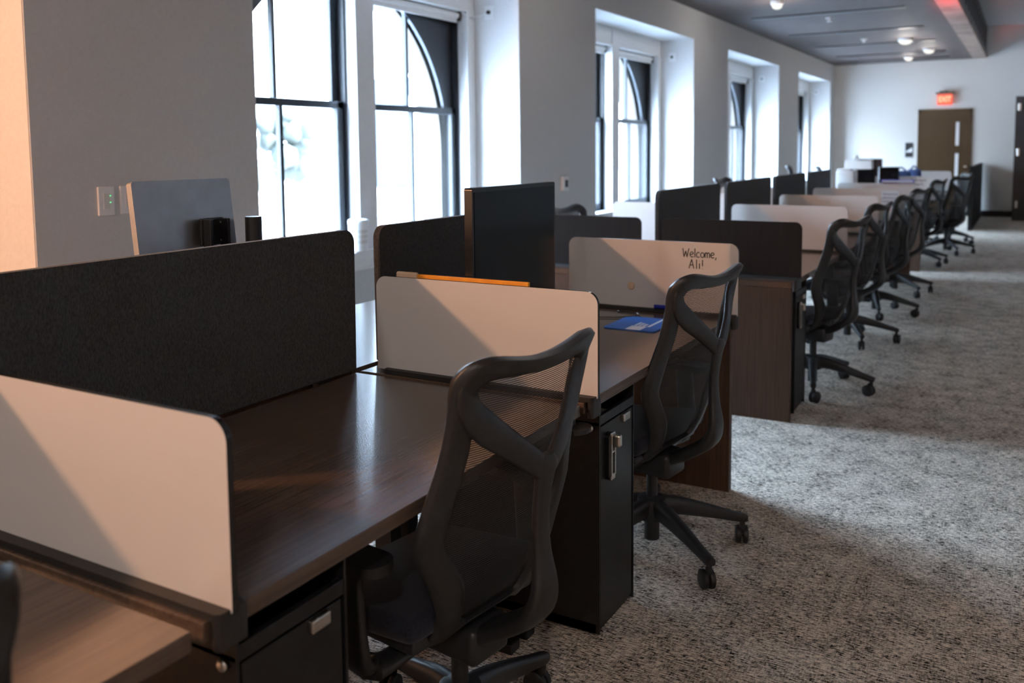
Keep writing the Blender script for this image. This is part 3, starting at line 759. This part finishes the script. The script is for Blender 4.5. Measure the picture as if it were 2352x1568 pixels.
# ------------------------------------------------------------------ things on the desks
# black monitor, seen from its screen side
m2 = thing('monitor', 'black monitor with a dark screen on the desk with the mouse pad', 'monitor', (-1.45, 2.575, DZ), 0, None)
b = B(); prism(b, rrect(-.275, .275, .150, .580, .008), 'X', -.028, .0); box(b, -.05, -.026, -.15, .15, .24, .48, .01)
obj('housing', b, bezel_m, m2, smooth=35)
b = B(); box(b, -.0005, .0015, -.264, .264, .172, .566); obj('screen', b, scr_m, m2)
b = B(); box(b, -.065, -.040, -.03, .03, .008, .33, .005); prism(b, rrect(-.14, .05, -.12, .12, .03), 'Z', .0005, .010); obj('stand', b, bezel_m, m2, smooth=35)
# silver monitor on an arm, seen from the back
m1 = thing('monitor', 'silver-backed monitor above the largest fabric screen', 'monitor', (-2.26, 1.925, DZ), R_(-3))
b = B(); prism(b, rrect(-.188, .172, .255, .612, .012), 'X', -.012, .012)
bmesh.ops.transform(b, matrix=Matrix.Translation((0, 0, .45)) @ Matrix.Rotation(R_(-7), 4, 'Y') @ Matrix.Translation((0, 0, -.45)), verts=b.verts[:])
obj('housing', b, silver_m, m1, smooth=35)
b = B(); box(b, -.0145, -.0125, -.178, .162, .265, .602); bmesh.ops.transform(b, matrix=Matrix.Translation((0, 0, .45)) @ Matrix.Rotation(R_(-7), 4, 'Y') @ Matrix.Translation((0, 0, -.45)), verts=b.verts[:])
obj('screen', b, scr_m, m1)
ma = thing('display_stand', 'black display stand holding the silver-backed monitor', 'monitor stand', (-2.13, 1.985, DZ))
b = B(); box(b, -.10, -.086, -.045, .045, .405, .490, .004)
for yy in (-.04, .03): box(b, -.088, -.052, yy, yy + .010, .37, .488, .002)
pm = obj('mount_plate', b, bezel_m, ma)
b = B()
for yy in (-.034, .034):
    for zz in (.418, .475): cyl(b, (-.087, yy, zz), .005, .004, 'X', 12)
obj('bolts', b, steel_m, pm)
b = B(); box(b, -.07, -.02, -.02, .17, .355, .395, .012); cyl(b, (-.045, .13, .0), .020, .35, 'Z', 18); cyl(b, (-.045, .06, .35), .026, .055, 'Z', 18)
box(b, -.10, .01, .08, .175, .0005, .012, .004); obj('beam_arm', b, bezel_m, ma, smooth=40)
b = B(); cyl(b, (-.045, .132, .375), .027, .112, 'Z', 22); obj('post', b, plast_m, ma, smooth=40)
# yellow card standing behind the second divider
b = B(); box(b, -1.640, -1.245, T1[2] + .036, T1[2] + .048, DZ + .0005, 1.045, .002)
yc = tag(obj('display_card', b, yellow_m), 'yellow card standing behind the second white divider', 'card')
yc.location.z = 0
b = B(); box(b, -1.722, -1.640, T1[2] + .0355, T1[2] + .0485, DZ + .0005, 1.050, .006); obj('card_end', b, tan_m, yc); yc.children[0]['label'] = 'pale beige end of the card'
# mouse pad
mp = B(); prism(mp, [(p[0], p[1]) for p in rrect(-1.415, -1.203, 3.185, 3.448, .018)], 'Z', DZ + .0003, DZ + .004)
pad = tag(obj('mouse_pad', mp, [blue_m]), 'bright blue mouse pad with white print on the desk', 'mouse pad')
b = B()
zz = (DZ + .0041, DZ + .0046)
def q4(pts): prism(b, pts, 'Z', *zz)
q4([(-1.322, 3.187), (-1.262, 3.187), (-1.262, 3.260), (-1.322, 3.260)])
q4([(-1.262, 3.262), (-1.250, 3.262), (-1.250, 3.440), (-1.262, 3.440)])
for i in range(3): q4([(-1.318 + i * .017, 3.266), (-1.306 + i * .017, 3.266), (-1.306 + i * .017, 3.335 - i * .012), (-1.318 + i * .017, 3.335 - i * .012)])
obj('print', b, print_m, pad)
b = B(); tube(b, [(-1.60, 3.30, DZ + .004), (-1.52, 3.36, DZ + .004), (-1.44, 3.40, DZ + .004), (-1.38, 3.47, DZ + .004), (-1.41, 3.52, DZ + .004), (-1.50, 3.535, DZ + .004)], .0022, 8)
tag(obj('cable', b, bezel_m, smooth='all'), 'thin black cable lying on the desk behind the mouse pad', 'cable')
b = B(); box(b, -1.22, -1.17, 2.44, 2.50, DZ + .0005, DZ + .022, .008)
tag(obj('cable_clip', b, bezel_m), 'small black clip on the desk beside the second white divider', 'clip')
b = B(); box(b, -1.30, -1.070, 2.325, 2.455, .6455, .6475)
pp = tag(obj('paper_sheet', b, paper_m), 'printed sheet on the open shelf of the cabinet with the silver lock', 'paper')
b = B()
for i in range(3): box(b, -1.26, -1.11, 2.35 + i * .03, 2.362 + i * .03, .6475, .6479)
obj('print', b, ink_m, pp)
# far clutter
def fmon(x, y, w, h, z0, rz, label, m=bezel_m):
    t = thing('monitor', label, 'monitor', (x, y, DZ), R_(rz), 'monitors on the far desks')
    b = B(); prism(b, rrect(-w / 2, w / 2, z0, z0 + h, .01), 'Y', -.015, .015); obj('housing', b, m, t)
    b = B(); box(b, -w / 2 + .012, w / 2 - .012, -.0165, -.0145, z0 + .02, z0 + h - .012); obj('screen', b, scr_m, t)
    b = B(); box(b, -.03, .03, .01, .04, .008, z0 + .1, .004); prism(b, rrect(-.11, .11, -.08, .10, .02), 'Z', .0005, .01); obj('stand', b, bezel_m, t)
fmon(-1.70, 11.50, .25, .30, .12, 30, 'dark monitor beside the white boxes on the far block')
fmon(-1.46, 11.72, .24, .32, .12, 30, 'dark monitor right of the other one, behind the white divider')
fmon(-2.08, 14.6, .34, .30, .20, 0, 'dark monitor raised highest at the back of the far block')
b = B(); box(b, -1.80, -1.62, 10.22, 10.50, 0.0, 1.165, .012); box(b, -1.80, -1.66, 10.25, 10.50, 1.165, 1.185, .008)
tag(obj('storage_bin', b, white_m, smooth=40), 'white storage unit at the end of the farthest fabric screen', 'storage unit')
b = B(); box(b, -2.02, -1.70, 12.05, 12.22, DZ + .001, 1.25, .015)
wb_ = tag(obj('storage_box', b, white_m, smooth=40), 'tall white box behind the dark monitors on the far block', 'box')
b = B(); bmesh.ops.create_uvsphere(b, u_segments=16, v_segments=10, radius=.035, matrix=Matrix.Translation((-1.90, 12.12, 1.285)))
tag(obj('paper_ball', b, white_m, smooth='all'), 'small white ball resting on the tall white box', 'ball')
for x, y, w, z, l in ((-1.60, 13.0, .24, .36, 'dark blue bag left of the sign by the end wall door'), (-1.55, 14.3, .20, .35, 'dark blue bag nearest the end wall door')):
    b = B(); box(b, x, x + w, y, y + .16, DZ + .001, DZ + z, .05, 4)
    bg = tag(obj('bag', b, navy_m, smooth='all'), l, 'bag', 'blue bags on the far desks')
    b = B(); tube(b, [(x + .05, y + .08, DZ + z - .012), (x + w / 2, y + .08, DZ + z + .045), (x + w - .05, y + .08, DZ + z - .012)], .012, 8); obj('strap', b, navy_m, bg, smooth='all')
b = B(); box(b, -1.33, -1.02, T2[4] - .03, T2[4] + .05, 1.0445, 1.075, .003)
bb = tag(obj('book', b, dkblue_m), 'blue book lying on top of a far white divider', 'book')
b = B(); box(b, -1.325, -1.025, T2[4] - .031, T2[4] - .02, 1.052, 1.068); obj('pages', b, paper_m, bb)
# ruled sheet on the third divider of the middle block
b = B(); box(b, -1.16, -1.01, T2[3] - .0085, T2[3] - .0065, .86, 1.02)
sh = tag(obj('paper_sheet', b, print_m), 'pale ruled sheet on a white divider of the middle block', 'paper')
b = B()
for i in range(4): box(b, -1.15, -1.02, T2[3] - .009, T2[3] - .0084, .885 + i * .034, .890 + i * .034)
obj('ruling', b, navy_m, sh)

# ------------------------------------------------------------------ things on the walls and sill
b = B(); lathe(b, [(.062, 0), (.066, .004), (.066, .190), (.069, .192), (.069, .215), (.062, .225), (.010, .226)], (0, 0, 0), 'Z', 36)
cn = tag(obj('wipes_canister', b, white_m, smooth=40), 'white cylindrical canister on the sill of the nearest window', 'canister'); cn.location = (-4.095 + .0, 4.955, .7285)
cn.location = (-4.055, 4.93, .7285); 
b = B()
for i in range(3): prism(b, [(.0668 * math.cos(R_(-60 + 8 * q)), .0668 * math.sin(R_(-60 + 8 * q))) for q in range(12)] + [(.0655 * math.cos(R_(-60 + 8 * q)), .0655 * math.sin(R_(-60 + 8 * q))) for q in range(11, -1, -1)], 'Z', .06 + i * .035, .085 + i * .035)
obj('printed_band', b, paper_m, cn)
b = B(); tube(b, [(.03, .05, .222), (.045, .062, .205), (.046, .064, .17)], .006, 8); obj('lid_strap', b, white_m, cn, smooth='all')
for y0, y1, led, l in ((2.612, 2.697, True, 'white wall keypad with two green lights, left one of the pair'), (2.728, 2.808, False, 'white wall keypad right next to the silver-backed monitor')):
    t = thing('wall_keypad', l, 'switch', (0, 0, 0), 0, 'white keypads on the window wall')
    b = B(); box(b, WALLX, WALLX + .009, y0, y1, 1.147, 1.279, .003); obj('plate', b, plate_m, t)
    b = B()
    for r in range(7): box(b, WALLX + .008, WALLX + .0105, y0 + .026, y1 - .026, 1.178 + r * .0105, 1.185 + r * .0105)
    obj('buttons', b, paper_m, t)
    if led:
        b = B()
        for z in (1.205, 1.235): box(b, WALLX + .0095, WALLX + .0118, y1 - .027, y1 - .021, z, z + .004)
        obj('indicator_lights', b, led_m, t)
t = thing('thermostat', 'small white wall control with a dark window, between the first two windows', 'thermostat', (0, 0, 0))
b = B(); box(b, WALLX, WALLX + .03, 7.31, 7.425, 1.05, 1.182, .005); obj('cover', b, plate_m, t)
b = B(); box(b, WALLX + .0295, WALLX + .032, 7.345, 7.405, 1.085, 1.15); obj('display', b, bezel_m, t)

# end wall: door, exit sign, sign plate, low partition, dark door
dr = struct('door_1', B(), door_m) if False else None
b = B(); box(b, -2.005, -1.945, YE - .03, YE + .001, 0, 2.155); box(b, -1.075, -1.015, YE - .03, YE + .001, 0, 2.155); box(b, -2.005, -1.015, YE - .03, YE + .001, 2.095, 2.155)
d = struct('door_1', b, door_m)
b = B(); box(b, -1.945, -1.075, YE - .022, YE - .001, 0.005, 2.095)
for z0, z1 in ((.95, .965), (1.30, 1.312), (1.90, 1.912)): box(b, -1.93, -1.30, YE - .025, YE - .02, z0, z1)
box(b, -1.80, -1.79, YE - .025, YE - .02, .05, 2.05)
lf = obj('door_leaf', b, door_m, d)
for z0, z1 in ((.55, 1.26), (1.42, 1.89)):
    b = B(); box(b, -1.305, -1.245, YE - .026, YE - .018, z0, z1); obj('glass_strip', b, plate_m, lf)
b = B(); box(b, -1.14, -1.09, YE - .07, YE - .02, .98, 1.01, .005); obj('door_handle', b, steel_m, lf)
ex = thing('exit_sign', 'red lit exit sign with emergency lamp above the end wall door', 'exit sign', (-1.52, YE - .07, 2.0))
b = B(); box(b, -.165, .10, -.05, .065, .455, .492, .006); box(b, -.10, .05, -.03, .065, .49, .52, .006); cyl(b, (.15, -.03, .472), .035, .05, 'Y', 18); box(b, .09, .15, -.01, .02, .46, .48)
obj('canopy', b, bezel_m, ex)
b = B(); prism(b, rrect(-.14, .14, .235, .452, .015), 'Y', -.014, .014); pn = obj('panel', b, exitp_m, ex)
fc = bpy.data.curves.new('letters', 'FONT'); fc.body = 'EXIT'; fc.size = .155; fc.align_x = 'CENTER'; fc.align_y = 'CENTER'; fc.extrude = .002; fc.offset = .003
fo = bpy.data.objects.new('tmp', fc); COL.objects.link(fo)
dg = bpy.context.evaluated_depsgraph_get(); me = bpy.data.meshes.new_from_object(fo.evaluated_get(dg)); bpy.data.objects.remove(fo)
me.materials.clear(); me.materials.append(exitt_m)
lo = bpy.data.objects.new('letters', me); COL.objects.link(lo); lo.parent = pn; lo.rotation_euler = (R_(90), 0, 0); lo.location = (0, -.017, .345); lo.scale = (.72, 1, 1)
t = thing('stair_sign', 'black sign plate with a white stair symbol beside the end wall door', 'sign', (0, 0, 0))
b = B(); box(b, -2.235, -2.085, YE - .012, YE, 1.185, 1.485, .003); obj('plate', b, ink_m, t)
b = B(); prism(b, [(-2.225, 1.290), (-2.225, 1.315), (-2.19, 1.315), (-2.19, 1.335), (-2.16, 1.335), (-2.16, 1.355), (-2.13, 1.355), (-2.13, 1.375), (-2.095, 1.375), (-2.095, 1.290)], 'Y', YE - .0135, YE - .0115); obj('symbol', b, plate_m, t)
b = B(); box(b, -.86, -.80, 16.85, 20.35, .0, 1.07, .006)
tag(obj('low_partition', b, darkpan_m), 'low black partition standing in front of the end wall, right of the far chairs', 'partition')
b = B(); box(b, -.255, .68, 19.28, 19.33, .008, 2.315, .004)
dd = struct('door_2', b, drk_door_m)
for z in (1.22, 2.05, .25):
    b = B(); cyl(b, (-.20, 19.272, z), .012, .13, 'Z', 12); box(b, -.215, -.17, 19.275, 19.282, z, z + .13); obj('hinge', b, steel_m, dd)
struct('wall_return', box(B(), .68, .80, 19.28, YE, 0, CEILH), wall_m)

# ceiling fittings
for x, y, r, h, l in ((-2.634, 10.97, .075, .05, 'white ceiling light cut by the top edge of the photo'), (-1.786, 15.92, .115, .05, 'largest round white ceiling light'), (-1.608, 17.80, .10, .045, 'round white ceiling light nearest the beam'), (-2.10, 19.30, .085, .03, 'small round ceiling light closest to the end wall')):
    t = thing('ceiling_light', l, 'ceiling light', (x, y, CEIL), 0, 'round ceiling lights')
    b = B(); lathe(b, [(.01, 0), (r, 0), (r, -h * .6), (r * .86, -h)], (0, 0, 0), 'Z', 28); obj('housing', b, white_m, t, smooth=40)
    b = B(); lathe(b, [(r * .82, -h + .001), (r * .7, -h - .03), (r * .35, -h - .045), (.004, -h - .048)], (0, 0, 0), 'Z', 28); obj('lens', b, glow_m, t, smooth='all')
for x, y, l in ((-2.381, 12.80, 'small ceiling sprinkler beside the second slot diffuser'), (-2.374, 15.65, 'small ceiling sprinkler left of the largest round light')):
    t = thing('sprinkler', l, 'sprinkler', (x, y, CEIL), 0, 'ceiling sprinklers')
    b = B(); lathe(b, [(.05, 0), (.05, -.006), (.02, -.012), (.012, -.04), (.03, -.044), (.03, -.047)], (0, 0, 0), 'Z', 20); obj('head', b, white_m, t, smooth=40)
# pendant carrying the warm lamp, beyond the left edge of the view
t = thing('pendant_lamp', 'warm pendant lamp hanging at the alcove mouth', 'lamp', (-3.58, -.85, 0))
b = B(); cyl(b, (0, 0, 2.56), .006, CEIL - 2.56, 'Z', 10); lathe(b, [(.02, 2.55), (.045, 2.56), (.05, 2.60), (.02, 2.62)], (0, 0, 0), 'Z', 20); obj('socket', b, bezel_m, t)
